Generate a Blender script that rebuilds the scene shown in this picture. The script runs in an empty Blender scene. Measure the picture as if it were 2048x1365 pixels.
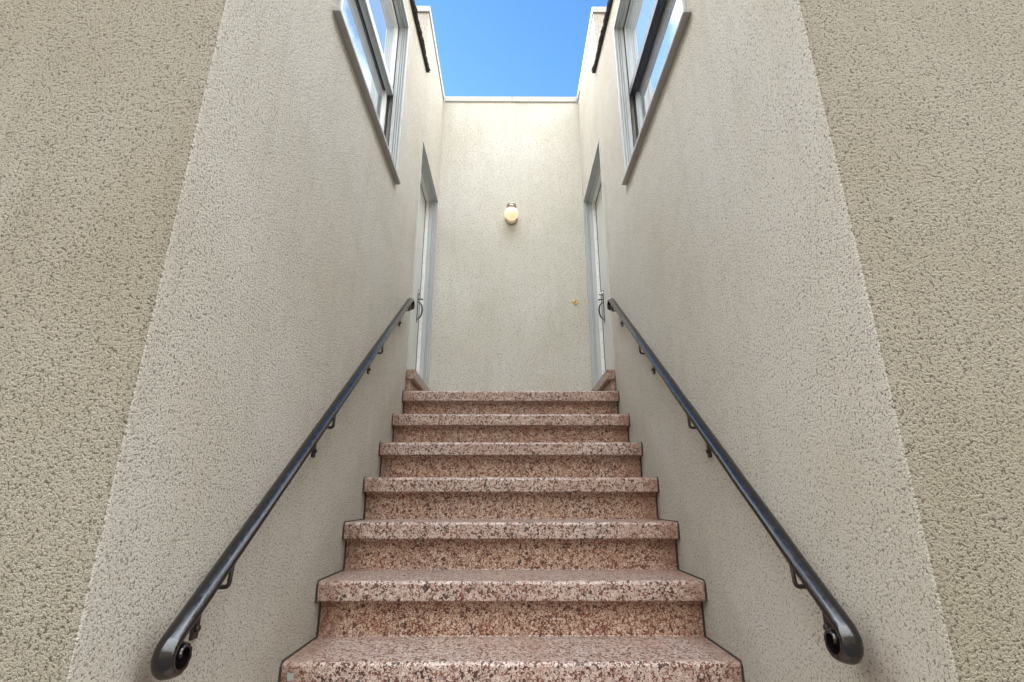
import bpy, bmesh, math, random
from mathutils import Vector, Matrix
random.seed(7)
sc = bpy.context.scene
COL = sc.collection
W = 1.5            # clear width between the two stair walls (m)
H = 1.518          # eye height above the ground
def Z(a): return H + a*W
def Y(a): return a*W

# ------------------------------------------------------------------ helpers
class MB:
    def __init__(s): s.v=[]; s.f=[]; s.m=[]; s.sm=[]
    def add(s, vs, fs, mi=0, smooth=False):
        b=len(s.v); s.v+= [tuple(v) for v in vs]
        for f in fs: s.f.append([b+i for i in f]); s.m.append(mi); s.sm.append(smooth)
    def box(s, x0,x1,y0,y1,z0,z1, mi=0):
        if x0>x1: x0,x1=x1,x0
        if y0>y1: y0,y1=y1,y0
        s.add([(x0,y0,z0),(x1,y0,z0),(x1,y1,z0),(x0,y1,z0),(x0,y0,z1),(x1,y0,z1),(x1,y1,z1),(x0,y1,z1)],
              [(0,3,2,1),(4,5,6,7),(0,1,5,4),(1,2,6,5),(2,3,7,6),(3,0,4,7)],mi)
    def prism(s, prof, x0, x1, mi=0, smooth=False):
        """profile of (y,z) points extruded along x"""
        n=len(prof)
        vs=[(x0,p[0],p[1]) for p in prof]+[(x1,p[0],p[1]) for p in prof]
        s.add(vs,[(i,(i+1)%n,n+(i+1)%n,n+i) for i in range(n)],mi,smooth)
        s.add([(x0,p[0],p[1]) for p in prof],[tuple(range(n))],mi)
        s.add([(x1,p[0],p[1]) for p in prof],[tuple(reversed(range(n)))],mi)
    def tube(s, pts, r, seg=10, mi=0, caps=True):
        pts=[Vector(p) for p in pts]; n=len(pts)
        rs=r if isinstance(r,(list,tuple)) else [r]*n
        t0=(pts[1]-pts[0]).normalized()
        up=Vector((0,0,1)) if abs(t0.z)<.9 else Vector((1,0,0))
        nx=t0.cross(up).normalized(); vs=[]
        for i,p in enumerate(pts):
            if i==0: t=t0
            elif i==n-1: t=(pts[-1]-pts[-2]).normalized()
            else: t=((pts[i+1]-p).normalized()+(p-pts[i-1]).normalized()).normalized()
            nx=(nx-t*nx.dot(t)).normalized(); ny=t.cross(nx)
            for k in range(seg):
                a=2*math.pi*k/seg; vs.append(p+nx*(math.cos(a)*rs[i])+ny*(math.sin(a)*rs[i]))
        fs=[(i*seg+k,i*seg+(k+1)%seg,(i+1)*seg+(k+1)%seg,(i+1)*seg+k) for i in range(n-1) for k in range(seg)]
        s.add(vs,fs,mi,True)
        if caps:
            s.add(vs[:seg],[tuple(reversed(range(seg)))],mi); s.add(vs[-seg:],[tuple(range(seg))],mi)
    def lathe(s, c, axis, prof, seg=32, mi=0):
        """prof: (distance along axis, radius)"""
        axis=Vector(axis).normalized(); c=Vector(c)
        up=Vector((0,0,1)) if abs(axis.z)<.9 else Vector((1,0,0))
        a1=axis.cross(up).normalized(); a2=axis.cross(a1); vs=[]
        for d,r in prof:
            for k in range(seg):
                a=2*math.pi*k/seg; vs.append(c+axis*d+a1*(math.cos(a)*r)+a2*(math.sin(a)*r))
        n=len(prof)
        s.add(vs,[(i*seg+k,(i+1)*seg+k,(i+1)*seg+(k+1)%seg,i*seg+(k+1)%seg) for i in range(n-1) for k in range(seg)],mi,True)
        s.add(vs[:seg],[tuple(range(seg))],mi); s.add(vs[-seg:],[tuple(reversed(range(seg)))],mi)
    def build(s, name, mats, parent=None, bevel=0, fix=True, merge=True, segs=2, want=None):
        me=bpy.data.meshes.new(name); me.from_pydata(s.v,[],s.f)
        if not isinstance(mats,(list,tuple)): mats=[mats]
        for m in mats: me.materials.append(m)
        for p,mi,sm in zip(me.polygons,s.m,s.sm): p.material_index=mi; p.use_smooth=sm
        bm=bmesh.new(); bm.from_mesh(me)
        if merge: bmesh.ops.remove_doubles(bm,verts=bm.verts,dist=1e-5)
        if fix: bmesh.ops.recalc_face_normals(bm,faces=bm.faces)
        if want:
            wv_=Vector(want); bm.normal_update()
            fl=[f for f in bm.faces if f.normal.dot(wv_)<0]
            if fl: bmesh.ops.reverse_faces(bm,faces=fl)
        bm.to_mesh(me); bm.free()
        o=bpy.data.objects.new(name,me); COL.objects.link(o)
        if parent: o.parent=parent; o.matrix_parent_inverse=Matrix.Translation(-Vector(parent.location))
        if bevel:
            md=o.modifiers.new('bevel','BEVEL'); md.width=bevel; md.segments=segs; md.limit_method='ANGLE'; md.angle_limit=math.radians(40)
        return o
def tag(o,label=None,cat=None,group=None,kind=None):
    if label: o['label']=label
    if cat: o['category']=cat
    if group: o['group']=group
    if kind: o['kind']=kind
    return o
def empty(name,loc,label,cat,group=None):
    o=bpy.data.objects.new(name,None); COL.objects.link(o); o.location=loc; o.empty_display_size=.1
    return tag(o,label,cat,group)

# ------------------------------------------------------------------ materials
class NT:
    def __init__(s,name):
        s.mat=bpy.data.materials.new(name); s.mat.use_nodes=True; s.t=s.mat.node_tree; s.n=s.t.nodes; s.l=s.t.links
        s.b=s.n['Principled BSDF']
    def node(s,typ,**kw):
        n=s.n.new(typ)
        for k,v in kw.items():
            if k.startswith('i_'): n.inputs[k[2:].replace('_',' ')].default_value=v
            else: setattr(n,k,v)
        return n
    def link(s,a,b): s.l.new(a,b)
    def math(s,op,a,b=None,clamp=False):
        n=s.n.new('ShaderNodeMath'); n.operation=op; n.use_clamp=clamp
        for i,x in enumerate((a,b)):
            if x is None: continue
            if hasattr(x,'links'): s.link(x,n.inputs[i])
            else: n.inputs[i].default_value=x
        return n.outputs[0]
    def mix(s,f,a,b,typ='MIX'):
        n=s.n.new('ShaderNodeMix'); n.data_type='RGBA'; n.blend_type=typ
        for i,x in ((0,f),(6,a),(7,b)):
            if hasattr(x,'links'): s.link(x,n.inputs[i])
            elif i==0: n.inputs[0].default_value=x
            else: n.inputs[i].default_value=(*x,1) if len(x)==3 else x
        return n.outputs[2]
    def ramp(s,f,stops,interp='LINEAR'):
        n=s.n.new('ShaderNodeValToRGB'); cr=n.color_ramp; cr.interpolation=interp
        while len(cr.elements)<len(stops): cr.elements.new(.5)
        for e,(p,c) in zip(cr.elements,stops):
            e.position=p; e.color=(c,c,c,1) if not hasattr(c,'__len__') else (*c,1)
        s.link(f,n.inputs[0]); return n.outputs[0]
    def noise(s,co,scale,detail=3,rough=.5,dist=0):
        n=s.node('ShaderNodeTexNoise',i_Scale=scale,i_Detail=detail,i_Roughness=rough,i_Distortion=dist); s.link(co,n.inputs['Vector']); return n
    def vor(s,co,scale,feature='F1',rand=1.0):
        n=s.node('ShaderNodeTexVoronoi',feature=feature,i_Scale=scale,i_Randomness=rand); s.link(co,n.inputs['Vector']); return n
    def co(s): return s.n.new('ShaderNodeTexCoord').outputs['Object']

def stucco(name, scale, base, pit_shade, bump, pit=(.36,.47), blob=.5, mott=1.0):
    t=NT(name); co=t.co()
    n1=t.noise(co,scale,4,.62).outputs[0]
    v=t.vor(co,scale*.62,'SMOOTH_F1')
    n2=t.noise(co,scale*2.4,2,.5).outputs[0]
    hgt=t.math('ADD',t.math('MULTIPLY',n1,1.0),t.math('MULTIPLY',t.math('SUBTRACT',.6,v.outputs['Distance']),blob))
    hgt=t.math('ADD',hgt,t.math('MULTIPLY',n2,.22))
    hs=t.math('SUBTRACT',hgt,.11)
    big=t.noise(co,1.1,4,.6).outputs[0]; mid=t.noise(co,9,3,.5).outputs[0]
    n0=t.noise(co,scale*.36,2,.5).outputs[0]
    lvl=t.math('ADD',hs,t.math('ADD',t.math('MULTIPLY',t.math('SUBTRACT',mid,.5),.07),t.math('MULTIPLY',t.math('SUBTRACT',n0,.5),.30)))
    hs=t.math('ADD',hs,t.math('MULTIPLY',n0,.5))
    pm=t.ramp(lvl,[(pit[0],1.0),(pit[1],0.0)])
    c=t.mix(t.ramp(big,[(.32,0),(.68,1)]),[base[0]*1.03,base[1]*1.03,base[2]*1.06],[base[0]*(1-.10*mott),base[1]*(1-.115*mott),base[2]*(1-.16*mott)])
    mp=t.n.new('ShaderNodeMapping'); mp.inputs['Scale'].default_value=(7,7,.7); t.link(co,mp.inputs['Vector']); strk=t.noise(mp.outputs[0],1.6,4,.6).outputs[0]
    c=t.mix(t.math('MULTIPLY',t.ramp(strk,[(.50,0),(.72,1)]),.20*mott),c,[base[0]*.68,base[1]*.64,base[2]*.56])
    c=t.mix(t.math('MULTIPLY',mid,.16),c,[base[0]*.80,base[1]*.76,base[2]*.70])
    # brown patches below the two lower rail ends
    sa=t.n.new('ShaderNodeSeparateXYZ'); t.link(co,sa.inputs[0]); cb=t.n.new('ShaderNodeCombineXYZ'); t.link(t.math('ABSOLUTE',sa.outputs[0]),cb.inputs[0]); t.link(sa.outputs[1],cb.inputs[1]); t.link(t.math('MULTIPLY',sa.outputs[2],.55),cb.inputs[2])
    ds=t.n.new('ShaderNodeVectorMath'); ds.operation='DISTANCE'; t.link(cb.outputs[0],ds.inputs[0]); ds.inputs[1].default_value=(.75,1.165,.55*(H-.245*W))
    dd=t.math('ADD',ds.outputs['Value'],t.math('MULTIPLY',t.math('SUBTRACT',mid,.5),.06))
    c=t.mix(t.math('MULTIPLY',t.ramp(dd,[(.015,1),(.085,0)]),.5),c,(.33,.24,.18))
    # splash grime just above the steps
    hgt2=t.math('SUBTRACT',sa.outputs[2],t.math('ADD',t.math('MULTIPLY',t.math('MINIMUM',sa.outputs[1],2.258*W),.7975),H-.3347*W-.7975*1.236*W))
    hgt2=t.math('SUBTRACT',hgt2,t.math('MULTIPLY',mid,.16))
    c=t.mix(t.math('MULTIPLY',t.ramp(hgt2,[(.0,1),(.13,0)]),.14),c,(.36,.27,.20))
    c=t.mix(t.math('MULTIPLY',pm,.88),c,pit_shade)  # shadow inside the pits, painted in as dark specks
    t.link(c,t.b.inputs['Base Color']); t.b.inputs['Roughness'].default_value=.85
    t.b.inputs['Specular IOR Level'].default_value=.25
    bp=t.node('ShaderNodeBump',i_Strength=1.0,i_Distance=bump); t.link(hs,bp.inputs['Height']); t.link(bp.outputs[0],t.b.inputs['Normal'])
    return t.mat
M={}
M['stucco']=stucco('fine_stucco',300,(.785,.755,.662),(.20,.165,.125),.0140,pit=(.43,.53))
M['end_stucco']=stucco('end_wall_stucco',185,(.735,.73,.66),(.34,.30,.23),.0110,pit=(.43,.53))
M['facade']=stucco('shaded_coarse_stucco',300,(.605,.555,.43),(.14,.11,.075),.0360,pit=(.435,.53),mott=1.6)  # base colour darkened to stand for the dimmer light on the facade

def terrazzo(name, scale, chipA, chipB, matrix, dark_amt, rough, edge=.07):
    t=NT(name); co=t.co()
    dn=t.noise(co,scale*.9,2,.5)
    off=t.n.new('ShaderNodeVectorMath'); off.operation='SCALE'; off.inputs['Scale'].default_value=1.1/scale
    sub=t.n.new('ShaderNodeVectorMath'); sub.operation='SUBTRACT'; sub.inputs[1].default_value=(.5,.5,.5)
    t.link(dn.outputs['Color'],sub.inputs[0]); t.link(sub.outputs[0],off.inputs[0])
    ad=t.n.new('ShaderNodeVectorMath'); ad.operation='ADD'; t.link(co,ad.inputs[0]); t.link(off.outputs[0],ad.inputs[1]); wc=ad.outputs[0]
    def layer(sc_,e):
        f=t.vor(wc,sc_,'F1'); d=t.vor(wc,sc_,'DISTANCE_TO_EDGE')
        sp=t.n.new('ShaderNodeSeparateColor'); t.link(f.outputs['Color'],sp.inputs[0])
        chip=t.mix(sp.outputs[0],chipA,chipB)
        chip=t.mix(t.ramp(sp.outputs[1],[(.93,0),(.94,1)]),chip,(.22,.085,.06))
        chip=t.mix(t.ramp(sp.outputs[2],[(1-dark_amt-.01,0),(1-dark_amt+.01,1)]),chip,(.035,.028,.026))
        keep=t.ramp(sp.outputs[1],[(.04,0),(.06,1)])
        m=t.math('MULTIPLY',t.ramp(d.outputs['Distance'],[(e*.8,0),(e*1.15,1)]),keep)
        return m,chip
    mA,cA=layer(scale,edge); mB,cB=layer(scale*1.75,edge*1.1)
    mat=t.mix(t.ramp(t.noise(co,5,3).outputs[0],[(.38,0),(.62,1)]),matrix,[matrix[0]*1.5,matrix[1]*1.7,matrix[2]*1.4])
    c=t.mix(mB,mat,cB)
    sel=t.ramp(t.noise(co,scale*.55,2).outputs[0],[(.47,0),(.50,1)])
    c=t.mix(t.math('MULTIPLY',mA,sel),c,cA)
    # grimy, unpolished ends near the walls
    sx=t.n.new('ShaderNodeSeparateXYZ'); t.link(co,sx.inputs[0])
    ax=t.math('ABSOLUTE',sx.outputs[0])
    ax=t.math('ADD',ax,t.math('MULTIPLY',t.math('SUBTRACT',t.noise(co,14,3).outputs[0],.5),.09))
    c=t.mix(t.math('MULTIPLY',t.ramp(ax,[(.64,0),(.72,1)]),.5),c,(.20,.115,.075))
    st=t.ramp(t.noise(co,3.2,4,.6).outputs[0],[(.45,0),(.75,1)])
    c=t.mix(t.math('MULTIPLY',st,.35),c,(.30,.13,.07))
    t.link(c,t.b.inputs['Base Color'])
    r=t.ramp(t.noise(co,40,3).outputs[0],[(.3,rough*.75),(.7,rough*1.3)]); t.link(r,t.b.inputs['Roughness'])
    bp=t.node('ShaderNodeBump',i_Strength=.35,i_Distance=.0012); t.link(t.noise(co,scale*1.4,3).outputs[0],bp.inputs['Height']); t.link(bp.outputs[0],t.b.inputs['Normal'])
    return t.mat
M['tread']=terrazzo('tread_terrazzo',88,(.62,.53,.465),(.47,.385,.33),(.13,.052,.038),.19,.35,edge=.085)
M['riser']=terrazzo('riser_terrazzo',80,(.64,.52,.42),(.48,.36,.27),(.135,.042,.026),.13,.40,edge=.115)

def paint(name,col,rough=.45,noise=.06,bump=.0004,metal=0,spec=.5,scale=30):
    t=NT(name); co=t.co()
    n=t.noise(co,scale,4,.6).outputs[0]; n2=t.noise(co,scale*.12,3,.6).outputs[0]
    f=t.math('ADD',t.math('MULTIPLY',n,.5),t.math('MULTIPLY',n2,.5))
    c=t.mix(t.ramp(f,[(.35,0),(.65,1)]),[x*(1-noise) for x in col],[min(1,x*(1+noise)) for x in col])
    t.link(c,t.b.inputs['Base Color'])
    r=t.ramp(n,[(.3,max(.02,rough-.08)),(.7,rough+.08)]); t.link(r,t.b.inputs['Roughness'])
    t.b.inputs['Metallic'].default_value=metal; t.b.inputs['Specular IOR Level'].default_value=spec
    bp=t.node('ShaderNodeBump',i_Strength=.6,i_Distance=bump); t.link(n,bp.inputs['Height']); t.link(bp.outputs[0],t.b.inputs['Normal'])
    return t.mat
M['trim']=paint('trim_paint',(.43,.46,.46),.42)
M['white']=paint('white_paint',(.76,.77,.76),.4)
M['door']=paint('door_paint',(.52,.53,.49),.4)
M['coping']=paint('coping_paint',(.37,.37,.35),.5,.05,.001)
M['dark']=paint('dark_gasket',(.025,.025,.03),.5)
M['navy']=paint('bronze_sash',(.045,.045,.06),.35)
M['sillgrey']=paint('sill_paint',(.34,.34,.32),.5)
M['iron']=paint('black_iron_paint',(.005,.004,.004),.20,.3,.0006,0,.5,60); M['iron'].node_tree.nodes['Principled BSDF'].inputs['IOR'].default_value=1.62
M['caulk']=paint('joint_filler',(.035,.03,.022),.7,.3,.002)
M['nickel']=paint('brushed_nickel',(.42,.40,.37),.3,.1,.0003,1)
M['brass']=paint('brass',(.70,.50,.17),.28,.1,.0003,1)
M['roofing']=paint('roof_felt',(.035,.032,.030),.8,.5,.006,0,.3,90)
M['rust']=paint('bracket_iron',(.014,.010,.009),.35,.4,.001,0,.5,80)
M['patch']=paint('green_tape',(.31,.38,.34),.6)
M['concrete']=paint('asphalt_ground',(.09,.088,.085),.9,.15,.003,0,.3,12)
g=NT('window_glass'); g.b.inputs['Base Color'].default_value=(.78,.84,.88,1); g.b.inputs['Metallic'].default_value=.75; g.b.inputs['Roughness'].default_value=.015; g.b.inputs['IOR'].default_value=1.62
wv=g.noise(g.co(),2.2,2).outputs[0]; bp=g.node('ShaderNodeBump',i_Strength=.25,i_Distance=.002); g.link(wv,bp.inputs['Height']); g.link(bp.outputs[0],g.b.inputs['Normal'])
M['glass']=g.mat
g=NT('lit_globe'); g.b.inputs['Base Color'].default_value=(.55,.53,.50,1); g.b.inputs['Roughness'].default_value=.25
sx=g.n.new('ShaderNodeSeparateXYZ'); g.link(g.co(),sx.inputs[0])
g.b.inputs['Emission Color'].default_value=(1,.56,.27,1); g.b.inputs['Emission Strength'].default_value=.29
M['globe']=g.mat

# ------------------------------------------------------------------ setting
mb=MB(); mb.add([(-150,-150,0),(150,-150,0),(150,150,0),(-150,150,0)],[(0,1,2,3)])
tag(mb.build('ground',M['concrete']),'dark paved ground in front of the stair opening','ground',kind='structure')

# main measures (in W)
FY=.647; BY=2.984; STEPY=2.272; CAPZ=2.816; TOPZ=2.862
WIN=(1.065,1.815,1.305,2.150)          # y0,y1,z0,z1 opening incl. jambs
DOOR=(2.325,2.945,.595,1.938)
def roofz(y): return 2.345+(y-1.815)*.1425

# ------------------------------------------------------------------ building wings
def rough_corner(mb,s,xw,yf,z0,z1,r=.006,rows=700):
    pts=[(xw,yf+.03),(xw,yf+r*1.6),(xw,yf+r),(xw+s*r*.3,yf+r*.3),(xw+s*r,yf),(xw+s*r*1.6,yf),(xw+s*.03,yf)]
    vs=[]
    for i in range(rows+1):
        z=z0+(z1-z0)*i/rows
        for k,(px,py) in enumerate(pts):
            j=0 if k in (0,1,5,6) else random.gauss(0,.0006)
            vs.append((px-s*j*.8,py-j,z))
    n=len(pts)
    mb.add(vs,[(i*n+k,i*n+k+1,(i+1)*n+k+1,(i+1)*n+k) for i in range(rows) for k in range(3,n-2)],0,True)
    mb.add(vs,[(i*n+k,i*n+k+1,(i+1)*n+k+1,(i+1)*n+k) for i in range(rows) for k in range(1,3)],1,True)
    for k in (0,n-2): mb.add([vs[k],vs[k+1],vs[rows*n+k+1],vs[rows*n+k]],[(0,1,2,3)],1 if k==0 else 0)

def wing(s):
    """s=-1 left wing, s=+1 right wing"""
    side='left' if s<0 else 'right'
    root=empty('stucco_building',(s*.5*W,Y(FY),0),
        {'left':'cream stucco building wing left of the stairs, its window and door facing right',
         'right':'cream stucco building wing right of the stairs, with sunlit parapet and dark window bars'}[side],'building','building wings beside the stairs')
    xw=s*.5*W; xo=s*7.0; rv=.20
    # --- stair side wall face with openings
    mb=MB(); F=[]
    ys=[FY*W+.03, WIN[0]*W, WIN[1]*W, STEPY*W, DOOR[0]*W, DOOR[1]*W, BY*W]
    def q(y0,y1,z0,z1a,z1b=None):
        z1b=z1a if z1b is None else z1b
        mb.add([(xw,y0,z0),(xw,y1,z0),(xw,y1,z1b),(xw,y0,z1a)],[(0,1,2,3)])
    rz=lambda y: Z(roofz(y/W))
    q(ys[0],ys[1],0,rz(ys[0]),rz(ys[1]))
    q(ys[1],ys[2],0,Z(WIN[2])); q(ys[1],ys[2],Z(WIN[3]),rz(ys[1]),rz(ys[2]))
    q(ys[2],ys[3],0,rz(ys[2]),rz(ys[3]))
    q(ys[3],ys[4],0,Z(CAPZ)); q(ys[4],ys[5],0,Z(DOOR[2])); q(ys[4],ys[5],Z(DOOR[3]),Z(CAPZ)); q(ys[5],ys[6],0,Z(CAPZ))
    xr=xw+s*rv
    for (a,b,c,d) in ((WIN[0]*W,WIN[1]*W,Z(WIN[2]),Z(WIN[3])),(DOOR[0]*W,DOOR[1]*W,Z(DOOR[2]),Z(DOOR[3]))):
        mb.add([(xw,a,c),(xr,a,c),(xr,a,d),(xw,a,d)],[(0,1,2,3)]); mb.add([(xw,b,c),(xr,b,c),(xr,b,d),(xw,b,d)],[(0,1,2,3)])
        mb.add([(xw,a,c),(xr,a,c),(xr,b,c),(xw,b,c)],[(0,1,2,3)]); mb.add([(xw,a,d),(xr,a,d),(xr,b,d),(xw,b,d)],[(0,1,2,3)])
        mb.add([(xr,a,c),(xr,b,c),(xr,b,d),(xr,a,d)],[(0,1,2,3)])
    # rear block: front face above the low roof, far sides
    yb=STEPY*W; y9=BY*W+.3
    mb.add([(xw,yb,rz(yb)-.1),(xo,yb,rz(yb)-.1),(xo,yb,Z(CAPZ)),(xw,yb,Z(CAPZ))],[(0,1,2,3)])
    mb.add([(xw,y9,0),(xo,y9,0),(xo,y9,Z(CAPZ)),(xw,y9,Z(CAPZ))],[(0,1,2,3)])
    mb.add([(xo,FY*W,0),(xo,yb,0),(xo,yb,rz(yb)),(xo,FY*W,rz(FY*W))],[(0,1,2,3)])
    mb.add([(xo,yb,0),(xo,y9,0),(xo,y9,Z(CAPZ)),(xo,yb,Z(CAPZ))],[(0,1,2,3)])
    mb.add([(xw,BY*W,0),(xw,y9,0),(xw,y9,Z(CAPZ)),(xw,BY*W,Z(CAPZ))],[(0,1,2,3)])
    mb.add([(xw,yb,Z(CAPZ)),(xo,yb,Z(CAPZ)),(xo,y9,Z(CAPZ)),(xw,y9,Z(CAPZ))],[(0,1,2,3)])
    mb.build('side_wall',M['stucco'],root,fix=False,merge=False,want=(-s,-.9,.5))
    # --- street facade and the ragged outer corner
    mb=MB(); zt=rz(FY*W)
    mb.add([(xw+s*.03,FY*W,0),(xo,FY*W,0),(xo,FY*W,zt),(xw+s*.03,FY*W,zt)],[(0,1,2,3)])
    rough_corner(mb,s,xw,FY*W,0,zt)
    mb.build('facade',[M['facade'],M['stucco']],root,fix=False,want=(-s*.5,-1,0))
    # --- low sloping roof with ragged felt edge
    mb=MB(); y0=FY*W-.02; y1=2.325*W
    mb.add([(xw,y0,rz(y0)+.012),(xo,y0,rz(y0)+.012),(xo,yb,rz(yb)+.012),(xw,yb,rz(yb)+.012)],[(0,1,2,3)])
    n=120
    for (pr,h0,h1,jit) in ((.031,.006,.015,.0026),(.020,-.004,.005,.0024),(.028,-.013,-.005,.0030)):
        vs=[]
        for i in range(n+1):
            y=y0+(y1-y0)*i/n; zz=rz(y); j=random.gauss(0,jit); k=random.gauss(0,jit*.7)
            if (i//9)%4==0: j-=.003
            vs+=[(xw+s*.0,y,zz+h0),(xw-s*(pr+j),y,zz+h0+k),(xw-s*(pr+j),y,zz+h1+k*.5),(xw+s*.0,y,zz+h1)]
        mb.add(vs,[(i*4+a,i*4+(a+1)%4,(i+1)*4+(a+1)%4,(i+1)*4+a) for i in range(n) for a in range(4)])
        mb.add(vs[:4],[(0,1,2,3)]); mb.add(vs[-4:],[(3,2,1,0)])
    mb.build('roof_edge',M['roofing'],root,fix=False)
    # --- parapet coping (overhangs the faces)
    mb=MB(); ov=.012; th=.26
    mb.box(xw-s*ov,xw+s*th,yb-ov,BY*W-ov-.001,Z(CAPZ),Z(TOPZ))
    mb.box(xw+s*th+s*.003,xo,yb-ov,yb+th,Z(CAPZ),Z(TOPZ)-.002)
    mb.build('coping',M['coping'],root,bevel=.004)
    # --- window: nested rings, then sashes
    def ring(mb,x0,x1,o,i,mi=0,sill=True):
        """frame between outer rect o and inner rect i, (y0,y1,z0,z1) in metres; x in metres, signed outward"""
        a,b=xw+s*x0,xw+s*x1
        mb.box(a,b,o[0],i[0],o[2],o[3],mi); mb.box(a,b,i[1],o[1],o[2],o[3],mi)
        mb.box(a,b,i[0],i[1],i[3],o[3],mi)
        if sill and i[2]>o[2]: mb.box(a,b,i[0],i[1],o[2],i[2],mi)
    def R(r,d,db=None): return (r[0]+d,r[1]-d,r[2]+(d if db is None else db),r[3]-d)
    wm=(WIN[0]*W,WIN[1]*W,Z(WIN[2]),Z(WIN[3]))
    mb=MB(); jit=[0]
    frames=[(-.018,-.007,-.004,.014),(-.007,-.004,-.001,.008),(-.004,.008,-.001,.018),(.008,.011,-.001,.010),(.011,.021,-.001,.020),(.021,.024,-.001,.013),(.024,.046,-.001,.026)]
    for x0,x1,do,di in frames: ring(mb,x0,x1,R(wm,do,0),R(wm,di,0),0,False)
    win=mb.build('window',M['trim'],root,bevel=.0015)
    mb=MB(); ring(mb,.046,.052,R(wm,0,0),R(wm,.026,.0),0,False); ring(mb,.078,.086,R(wm,0,0),R(wm,.030,0),0,False); ring(mb,.112,.118,R(wm,0,0),R(wm,.034,0),0,False)
    mb.build('gasket',M['dark'],win)
    zm=Z(1.742); sm=M['white'] if s<0 else M['trim']
    ui=R(wm,.030); up=(ui[0],ui[1],zm-.012,ui[3])
    mb=MB(); ring(mb,.052,.078,(up[0]-.002,up[1]+.002,up[2],up[3]+.002),(up[0]+.035,up[1]-.035,up[2]+.045,up[3]-.035))
    mb.build('upper_sash',sm,win,bevel=.0015)
    lo=(ui[0],ui[1],wm[2]+.03,zm+.032)
    mb=MB(); ring(mb,.086,.112,(lo[0]-.002,lo[1]+.002,lo[2],lo[3]),(lo[0]+.040,lo[1]-.040,lo[2]+.055,lo[3]-.040))
    mb.build('lower_sash',sm,win,bevel=.0015)
    # meeting rail: stepped bars with dark gaskets
    mm=M['trim'] if s<0 else M['navy']
    mb=MB()
    for x0,x1,z0,z1,mi in ((.046,.056,-.020,.030,0),(.056,.059,-.014,-.010,1),(.059,.067,-.022,-.012,0),(.067,.070,-.014,-.010,1),(.070,.086,-.020,.026,0),(.086,.096,-.018,-.010,1)):
        mb.box(xw+s*x0,xw+s*x1,ui[0]+.001,ui[1]-.001,zm+z0,zm+z1,mi)
    mb.build('meeting_rail',[mm,M['dark']] if s<0 else [M['navy'],M['dark']],win,bevel=.001)
    mb=MB(); mb.box(xw+s*.062,xw+s*.066,up[0]+.03,up[1]-.03,up[2]+.04,up[3]-.03); mb.build('pane',M['glass'],win)
    mb=MB(); mb.box(xw+s*.097,xw+s*.101,lo[0]+.036,lo[1]-.036,lo[2]+.05,lo[3]-.036); mb.build('pane',M['glass'],win)
    mb=MB()
    zs=Z(1.303)
    mb.prism([(0,0)],0,0) if False else None
    prof=[(xw-s*.034,zs-.012),(xw-s*.034,zs+.008),(xw+s*.13,zs+.034),(xw+s*.13,zs-.012)]
    a,b=1.040*W,1.842*W
    vs=[(p[0],a,p[1]) for p in prof]+[(p[0],b,p[1]) for p in prof]
    mb.add(vs,[(0,1,5,4),(1,2,6,5),(2,3,7,6),(3,0,4,7),(0,3,2,1),(4,5,6,7)])
    mb.build('sill',M['sillgrey'],win,bevel=.003)
    # --- door
    dm=(DOOR[0]*W,DOOR[1]*W,Z(DOOR[2]),Z(DOOR[3]))
    mb=MB()
    for x0,x1,do,di in ((-.007,.004,-.006,.010),(.004,.007,-.001,.004),(.007,.022,-.001,.014),(.022,.025,-.001,.008),(.025,.036,-.001,.018),(.036,.039,-.001,.011),(.039,.078,-.001,.024)):
        ring(mb,x0,x1,R(dm,do,0),R(dm,di,0),0,False)
    dr=mb.build('door',M['trim'],root,bevel=.0015)
    mb=MB(); ring(mb,.078,.108,R(dm,-.001,0),R(dm,.037,0),0,False)
    yj=dm[1]-.037
    for k in range(14):
        zz=dm[2]+.08+k*.135
        if zz<dm[3]-.06: mb.lathe((xw+s*.093,yj-.0005,zz),(0,-1,0),[(0,.0035),(.0015,.0035)],8,1)
    mb.build('door_stop',[M['white'],M['dark']],dr,bevel=.001)
    mb=MB(); ring(mb,.108,.116,R(dm,-.001,0),R(dm,.030,0),0,False); mb.build('gasket',M['dark'],dr)
    mb=MB(); y0,y1,z0,z1=dm[0]+.03,dm[1]-.043,dm[2]+.006,dm[3]-.043
    mb.box(xw+s*.112,xw+s*.155,y0,y1,z0,z1)
    mb.build('door_slab',M['door'],dr,bevel=.002)
    # handle set on the latch side
    xs=xw+s*.112; yh=2.855*W
    mb=MB()
    pl=[]
    for k in range(25):
        t=k/24; zz=Z(1.03+.215*t); wd=.007+.006*abs(math.sin(t*math.pi*3.5))*(1 if .08<t<.92 else .4)
        pl.append((zz,wd))
    vs=[]
    for zz,wd in pl: vs+=[(xs-s*.005,yh-wd,zz),(xs-s*.005,yh+wd,zz),(xs+s*.001,yh+wd,zz),(xs+s*.001,yh-wd,zz)]
    mb.add(vs,[(i*4+a,i*4+(a+1)%4,(i+1)*4+(a+1)%4,(i+1)*4+a) for i in range(24) for a in range(4)]); mb.add(vs[:4],[(0,1,2,3)]); mb.add(vs[-4:],[(3,2,1,0)])
    za=Z(1.165); pts=[]; rr=[]
    for k in range(19):
        t=k/18; a=t*math.pi
        pts.append((xs-s*(.004+.048*math.sin(a*.98)**.8*(1-.25*t)),yh,za-.004+ .012*math.sin(a*2)-.170*t)); rr.append(.0045+.0035*math.sin(a))
    mb.tube(pts,rr,8)
    mb.tube([(xs,yh,za+.022),(xs-s*.03,yh,za+.026),(xs-s*.048,yh,za+.020)],[.005,.006,.008],8)
    mb.build('door_handle',M['rust'],dr)
    mb=MB(); zb=Z(1.218)
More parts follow.
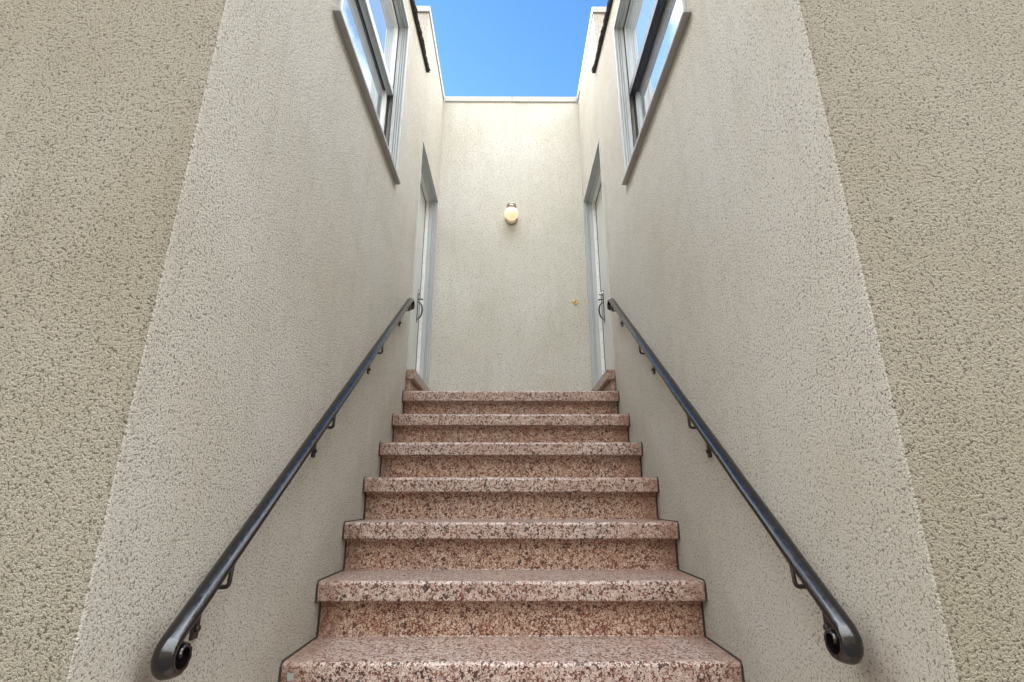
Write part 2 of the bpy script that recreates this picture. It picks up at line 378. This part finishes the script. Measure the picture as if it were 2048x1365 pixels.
    mb.lathe((xs,yh,zb),(-s,0,0),[(0,.024),(.006,.024),(.010,.018),(.014,.008),(.022,.008)] if s<0 else [(0,.026),(.010,.026),(.018,.020),(.020,.010),(.034,.014),(.040,.010)],20)
    mb.build('deadbolt',M['nickel'],dr)
    return root
wing(-1); wing(1)

# ------------------------------------------------------------------ back wall
bw=empty('end_wall',(0,BY*W,0),'pale cream stucco wall closing the top of the stairs under a white coping','wall')
mb=MB(); xi=.5*W-.0005
mb.box(-xi,xi,BY*W,BY*W+.25,0,Z(CAPZ)); mb.build('wall',M['end_stucco'],bw)
mb=MB(); mb.box(-xi+.012,.012,BY*W-.012,BY*W+.262,Z(CAPZ),Z(TOPZ)); mb.box(.014,xi-.012,BY*W-.0135,BY*W+.262,Z(CAPZ)-.002,Z(TOPZ)-.0015)
mb.build('coping',M['coping'],bw,bevel=.004)

# ------------------------------------------------------------------ stairs
RUN=.1703; RISE=.1358; N0=-3
nose=lambda k: (1.236+(k-1)*RUN)*W
top =lambda k: Z(-.3347+(k-1)*RISE)
st=empty('terrazzo_staircase',(0,nose(N0),0),'speckled pink terrazzo staircase climbing between the stucco walls','staircase')
xe=.5*W-.008
for k in range(N0,8):
    yn,zt=nose(k),top(k); last=(k==7)
    ye=(nose(k+1)+.050*W) if not last else BY*W-.001
    NH=.0485*W; r=.014
    arc=[(yn+r-r*math.sin(a),zt-r+r*math.cos(a)) for a in [math.radians(90*i/6) for i in range(7)]]
    prof=[(ye,zt)]+arc+[(yn+.004,zt-NH+.004),(yn+.009,zt-NH),(ye,zt-NH)]
    mb=MB(); mb.prism(prof,-xe,xe)
    mb.build('tread',M['tread'],st)
    zlow=top(k-1)+.0 if k>N0 else 0
    yr=yn+.040*W
    cov=[(yr-.014,zt-NH),(yr-.012,zt-NH-.008),(yr-.006,zt-NH-.014),(yr,zt-NH-.020)]
    prof=[(yr+.04,zt-NH)]+cov+[(yr+.002,zlow+.004),(yr+.0,zlow+.0005),(yr+.04,zlow+.0005)]
    mb=MB(); mb.prism(prof,-xe-.0005,xe+.0005); mb.build('riser',M['riser'],st)
    for s in (-1,1):
        mb=MB(); a,b=s*xe+s*.0008,s*(.5*W+.002)
        d=.002
        mb.prism([(ye,zt+.003),(yn+r*.7,zt+.003),(yn-.001,zt-r*.8),(yn+.000,zt-NH),(yr-.004,zt-NH-.004),(yr-.004,zlow),(ye,zlow)],a,b)
        mb.build('joint_filler',M['caulk'],st)
    if k==1:
        mb=MB(); xq=-.712
        mb.add([(xq-.010,yn-.0012,zt-.030),(xq+.012,yn-.0012,zt-.028),(xq+.011,yn-.0012,zt-.043),(xq+.014,yn-.0006,zt-.050),(xq-.009,yn-.0006,zt-.052)],[(0,1,2,3,4)])
        mb.build('paint_patch',M['patch'],st)
# terrazzo threshold blocks under the doors
for s in (-1,1):
    t=empty('door_step',(s*.5*W,2.30*W,top(7)),
      'raised terrazzo door step on the landing below the %s'%('left door' if s<0 else 'right door with the deadbolt'),'step','terrazzo door steps')
    xw=s*.5*W; xi=xw-s*.045*W; xb=xw-s*.022*W
    y0,y1=2.302*W,BY*W-.002; zt=Z(.594); zl=top(7)+.0005; ch=.050*W
    mb=MB(); mb.box(xi,xw-s*.004,y0,y1,zt-ch,zt); mb.build('cap',M['tread'],t,bevel=.009,segs=3)
    mb=MB(); mb.box(xw+s*.0005,xw+s*.11,2.328*W,2.922*W,zt-ch,zt-.001); mb.build('threshold',M['tread'],t,bevel=.002)
    mb=MB(); mb.box(xb,xw-s*.005,y0+.012,y1-.001,zl,zt-ch-.0005); mb.build('base',M['riser'],t,bevel=.003)

# ------------------------------------------------------------------ handrails
SL=math.atan2(.986,1.266)
def rail_path(ext=0):
    """(y,z) centre line of the rail's underside, from the upper curl down to the lower curl"""
    dn=Vector((-math.cos(SL),-math.sin(SL)))
    top_pt=Vector((2.120*W,Z(.869))); bot=Vector(((.788-ext)*W,Z(-.172)))
    bot=Vector((bot.x, top_pt.y-(top_pt.x-bot.x)*math.tan(SL)))
    # lower curl: turn left while radius shrinks
    low=[]; p=bot.copy(); a=math.atan2(dn.y,dn.x); n=56; tot=math.radians(430)
    for i in range(n):
        r=.029-.020*(i/n)**1.1; da=tot/n
        p=p+Vector((math.cos(a+da/2),math.sin(a+da/2)))*(r*da); a+=da; low.append(p.copy())
    up=[]; p=top_pt.copy(); a=math.atan2(-dn.y,-dn.x); n=34; tot=math.radians(300)
    for i in range(n):
        r=.030-.012*(i/n); da=-tot/n
        p=p+Vector((math.cos(a+da/2),math.sin(a+da/2)))*(r*abs(da)); a+=da; up.append(p.copy())
    mid=[top_pt.lerp(bot,i/40) for i in range(41)]
    return list(reversed(up))+mid+low, len(up), len(low)
def handrail(s):
    label={-1:'black iron handrail with curled ends on the left stair wall',1:'black iron handrail with curled ends on the right stair wall'}[s]
    root=empty('handrail',(s*.5*W,1.3*W,Z(.25)),label,'handrail','iron handrails on the stair walls')
    path,nu,nl=rail_path(.022 if s<0 else .006); n=len(path); xc=s*(.5*W-.057)
    prof=[]
    hw=.0215
    prof=[(-hw+.001,0),(-hw,.003),(-hw,.008)]+[(-hw+.0008,.0105),(-hw+.003,.0128),(-.012,.0170),(-.004,.0198),(.001,.0208),(.006,.0205),(.012,.0185),(.018,.0145),(hw-.0015,.0110)]+[(hw,.008),(hw,.003),(hw-.001,0)]
    m=len(prof); vs=[]
    for i,p in enumerate(path):
        a=path[max(0,i-1)]; b=path[min(n-1,i+1)]; d=(b-a).normalized(); nn=Vector((d.y,-d.x))
        e=min(i/nu,(n-1-i)/nl,1); e=e*e*(3-2*e); th=.42+.58*e
        wob=.0007*math.sin(i*1.3)+random.gauss(0,.0002)
        for (u,v) in prof:
            q=p+nn*(v*th+wob*.5); vs.append((xc+s*u*(1.0+.10*(1-e))+wob*.5,q.x,q.y))
    mb=MB(); mb.add(vs,[(i*m+k,i*m+(k+1)%m,(i+1)*m+(k+1)%m,(i+1)*m+k) for i in range(n-1) for k in range(m)],0,True)
    mb.add(vs[:m],[tuple(range(m))]); mb.add(vs[-m:],[tuple(reversed(range(m)))])
    o=mb.build('rail',M['iron'],root)
    md=o.modifiers.new('es','EDGE_SPLIT'); md.split_angle=math.radians(50)
    zr=lambda y: path[nu].y-(path[nu].x-y)*math.tan(SL)
    for yb in (.880,1.275,1.680,2.090):
        y=yb*W; z=zr(y); xa=xc; xw=s*.5*W
        mb=MB()
        # flat strap saddle under the rail, drop leg, elbow, arm to the wall
        pts=[(xa-s*.010,y+.014,z+.012),(xa-s*.011,y+.002,z-.012),(xa-s*.012,y-.002,z-.044)]
        for k in range(1,6):
            a=math.radians(18*k); pts.append((xa-s*.012+s*.010*(1-math.cos(a)),y-.002,z-.044-.010*math.sin(a)))
        pts+=[(xw-s*.006,y-.002,z-.054)]
        mb.tube(pts,.0055,8)
        arm=mb.build('bracket',M['rust'],root)
        mb=MB()
        mb.box(xw-s*.009,xw-s*.0005,y-.013,y+.011,z-.165,z-.062)
        mb.box(xw-s*.012,xw-s*.009,y-.008,y+.006,z-.085,z-.066)
        mb.lathe((xw-s*.009,y-.001,z-.142),(-s,0,0),[(0,.0085),(.005,.0085),(.008,.005)],10)
        mb.build('wall_plate',M['rust'],arm,bevel=.002)
    return root
handrail(-1); handrail(1)

# ------------------------------------------------------------------ lamp and bell
yw=BY*W; lx=.004*W; lz=Z(1.820)
lamp=empty('wall_lamp',(lx,yw,lz),'lit white globe wall lamp with nickel collar high on the end wall','lamp')
gy=yw-.115; gr=.0705
mb=MB(); mb.lathe((lx,gy,lz),(0,0,1),[(gr*.94*math.sin(a),max(.0005,gr*math.cos(a))) for a in [math.radians(-90+180*i/24) for i in range(25)]],36)
mb.build('globe',M['globe'],lamp)
mb=MB(); mb.lathe((lx,gy,lz+.066),(0,0,1),[(-.004,.044),(.004,.048),(.014,.048),(.016,.043),(.020,.043),(.022,.048),(.030,.048),(.035,.038),(.040,.014)],32); mb.build('collar',M['nickel'],lamp)
mb=MB(); mb.tube([(lx,gy,lz+.098),(lx,gy+.04,lz+.100),(lx,yw-.01,lz+.06)],.009,10); mb.build('arm',M['nickel'],lamp)
mb=MB(); mb.lathe((lx,yw-.0005,lz+.005),(0,-1,0),[(0,.066),(.012,.066),(.020,.056),(.024,.03)],32); mb.build('backplate',M['nickel'],lamp)
bell=empty('door_bell',(.4167*W,yw,Z(1.218)),'small round brass bell button on the end wall near the right door','door bell')
mb=MB(); c=(.4167*W,yw-.0005,Z(1.218)); mb.lathe(c,(0,-1,0),[(0,.028),(.004,.028),(.010,.024),(.011,.018),(.005,.015)],28); mb.build('ring',M['brass'],bell)
mb=MB(); mb.lathe(c,(0,-1,0),[(.004,.010),(.011,.010),(.014,.006)],20); mb.build('button',M['nickel'],bell)

# ------------------------------------------------------------------ house added across the street, unseen behind the viewer, dims the low sky
hy=-8.0
hs_=empty('added_street_house',(0,hy,0),'brown stucco house added out of view across the street to dim the low sky','building')
M['brown']=stucco('brown_stucco',60,(.20,.165,.13),(.12,.10,.08),.004); M['shingle']=paint('roof_shingles',(.07,.06,.055),.8,.3,.01,0,.3,20)
mb=MB(); mb.box(-11,11,hy-8,hy,0,6.2); mb.build('wall',M['brown'],hs_)
mb=MB(); mb.add([(-11.6,hy+.5,6.1),(11.6,hy+.5,6.1),(11.6,hy-4,8.6),(-11.6,hy-4,8.6),(-11.6,hy-8.5,6.1),(11.6,hy-8.5,6.1)],[(0,1,2,3),(3,2,5,4),(0,3,4),(1,5,2),(0,4,5,1)]); mb.build('roof',M['shingle'],hs_)
for wx in (-8.5,-5,-1.6,1.9,5.2,8.6):
    for wz in (.9,3.8):
        if wx==-1.6 and wz<1:
            mb=MB(); mb.box(wx-.5,wx+.5,hy-.02,hy+.05,0,2.1); mb.build('door',M['navy'],hs_,bevel=.01); continue
        mb=MB()
        for a in ((wx-.6,wx-.52,wz,wz+1.4),(wx+.52,wx+.6,wz,wz+1.4),(wx-.52,wx+.52,wz,wz+.08),(wx-.52,wx+.52,wz+1.32,wz+1.4),(wx-.02,wx+.02,wz+.08,wz+1.32)): mb.box(a[0],a[1],hy-.02,hy+.05,a[2],a[3])
        f=mb.build('window',M['trim'],hs_)
        mb=MB(); mb.box(wx-.52,wx+.52,hy-.03,hy+.02,wz+.08,wz+1.32); mb.build('pane',M['dark'],f)
# ------------------------------------------------------------------ light
CLOUD_FILL=10.5
SUN=Vector((-1.15,1.0,.475)).normalized()
el=math.asin(SUN.z); az=math.atan2(SUN.x,SUN.y)
w=bpy.data.worlds.new('World'); sc.world=w; w.use_nodes=True; nt=w.node_tree
sky=nt.nodes.new('ShaderNodeTexSky'); sky.sky_type='NISHITA'; sky.sun_disc=False
sky.sun_elevation=el; sky.sun_rotation=az; sky.air_density=1.0; sky.dust_density=.3; sky.ozone_density=3.0
bg=nt.nodes['Background']; bg.inputs[1].default_value=.12
# bright cloud added out of view as wall fill; clear opening kept ahead and above
def wn(typ,**kw):
    n=nt.nodes.new(typ)
    for k,v in kw.items():
        if k.startswith('i_'): n.inputs[k[2:]].default_value=v
        else: setattr(n,k,v)
    return n
L=nt.links.new
tc=wn('ShaderNodeTexCoord'); sz=wn('ShaderNodeSeparateXYZ'); L(tc.outputs['Generated'],sz.inputs[0])
def mth(op,a,b=None,c=None):
    n=wn('ShaderNodeMath',operation=op)
    for i,x in enumerate((a,b,c)):
        if x is None: continue
        if hasattr(x,'links'): L(x,n.inputs[i])
        else: n.inputs[i].default_value=x
    return n.outputs[0]
nz=wn('ShaderNodeTexNoise',i_Scale=2.6,i_Detail=6,i_Roughness=.55); L(tc.outputs['Generated'],nz.inputs['Vector'])
ex=mth('POWER',mth('MULTIPLY',sz.outputs[0],1/.30),2); ey=mth('POWER',mth('MULTIPLY',mth('SUBTRACT',sz.outputs[1],.37),1/.46),2)
ee=mth('ADD',mth('SQRT',mth('ADD',ex,ey)),mth('MULTIPLY',mth('SUBTRACT',nz.outputs[0],.5),.9))
mr=wn('ShaderNodeMapRange'); L(ee,mr.inputs['Value'])
mr.inputs['From Min'].default_value=1.0; mr.inputs['From Max'].default_value=1.5
n3=wn('ShaderNodeTexNoise',i_Scale=5.0,i_Detail=5); L(tc.outputs['Generated'],n3.inputs['Vector'])
cr=wn('ShaderNodeMapRange'); L(n3.outputs[0],cr.inputs['Value']); cr.inputs['From Min'].default_value=.3; cr.inputs['From Max'].default_value=.7; cr.inputs['To Min'].default_value=CLOUD_FILL*.8; cr.inputs['To Max'].default_value=CLOUD_FILL*1.2
cc=wn('ShaderNodeVectorMath',operation='SCALE'); zc=mth('MAXIMUM',sz.outputs[2],0.0)
cw=wn('ShaderNodeMix',data_type='RGBA'); L(zc,cw.inputs[0]); cw.inputs[6].default_value=(1,.90,.76,1); cw.inputs[7].default_value=(.89,.945,1.04,1); L(cw.outputs[2],cc.inputs[0])
ge=wn('ShaderNodeMapRange'); L(zc,ge.inputs['Value']); ge.inputs['To Min'].default_value=.2; ge.inputs['To Max'].default_value=2.4
gm=wn('ShaderNodeMath',operation='MULTIPLY'); L(cr.outputs[0],gm.inputs[0]); L(ge.outputs[0],gm.inputs[1]); gy2=wn('ShaderNodeMapRange'); L(sz.outputs[1],gy2.inputs['Value']); gy2.inputs['From Min'].default_value=-1; gy2.inputs['To Min'].default_value=.6; gy2.inputs['To Max'].default_value=1.4; L(mth('MULTIPLY',gm.outputs[0],gy2.outputs[0]),cc.inputs['Scale'])
hs=wn('ShaderNodeHueSaturation'); hs.inputs['Saturation'].default_value=1.15; L(sky.outputs[0],hs.inputs['Color'])
mx=wn('ShaderNodeMix',data_type='RGBA'); L(mr.outputs[0],mx.inputs[0]); L(hs.outputs[0],mx.inputs[6]); L(cc.outputs[0],mx.inputs[7]); L(mx.outputs[2],bg.inputs[0])
ld=bpy.data.lights.new('sun','SUN'); ld.energy=4; ld.angle=math.radians(.5); ld.color=(1,.94,.85)
lo=bpy.data.objects.new('sun',ld); COL.objects.link(lo); lo.rotation_euler=SUN.to_track_quat('Z','Y').to_euler(); lo.location=SUN*20
# ------------------------------------------------------------------ camera
cd=bpy.data.cameras.new('camera'); cam=bpy.data.objects.new('camera',cd); COL.objects.link(cam); sc.camera=cam
cd.sensor_width=36; cd.lens=995/2048*36; cd.clip_start=.02; cd.clip_end=1000
cam.location=(-.0055*W,0,H)
cam.rotation_euler=(math.radians(90+17.7),0,math.radians(-.27))
sc.view_settings.view_transform='Standard'; sc.view_settings.look='None'; sc.view_settings.gamma=1; sc.view_settings.exposure=1.86
sc.cycles.max_bounces=10; sc.cycles.diffuse_bounces=6
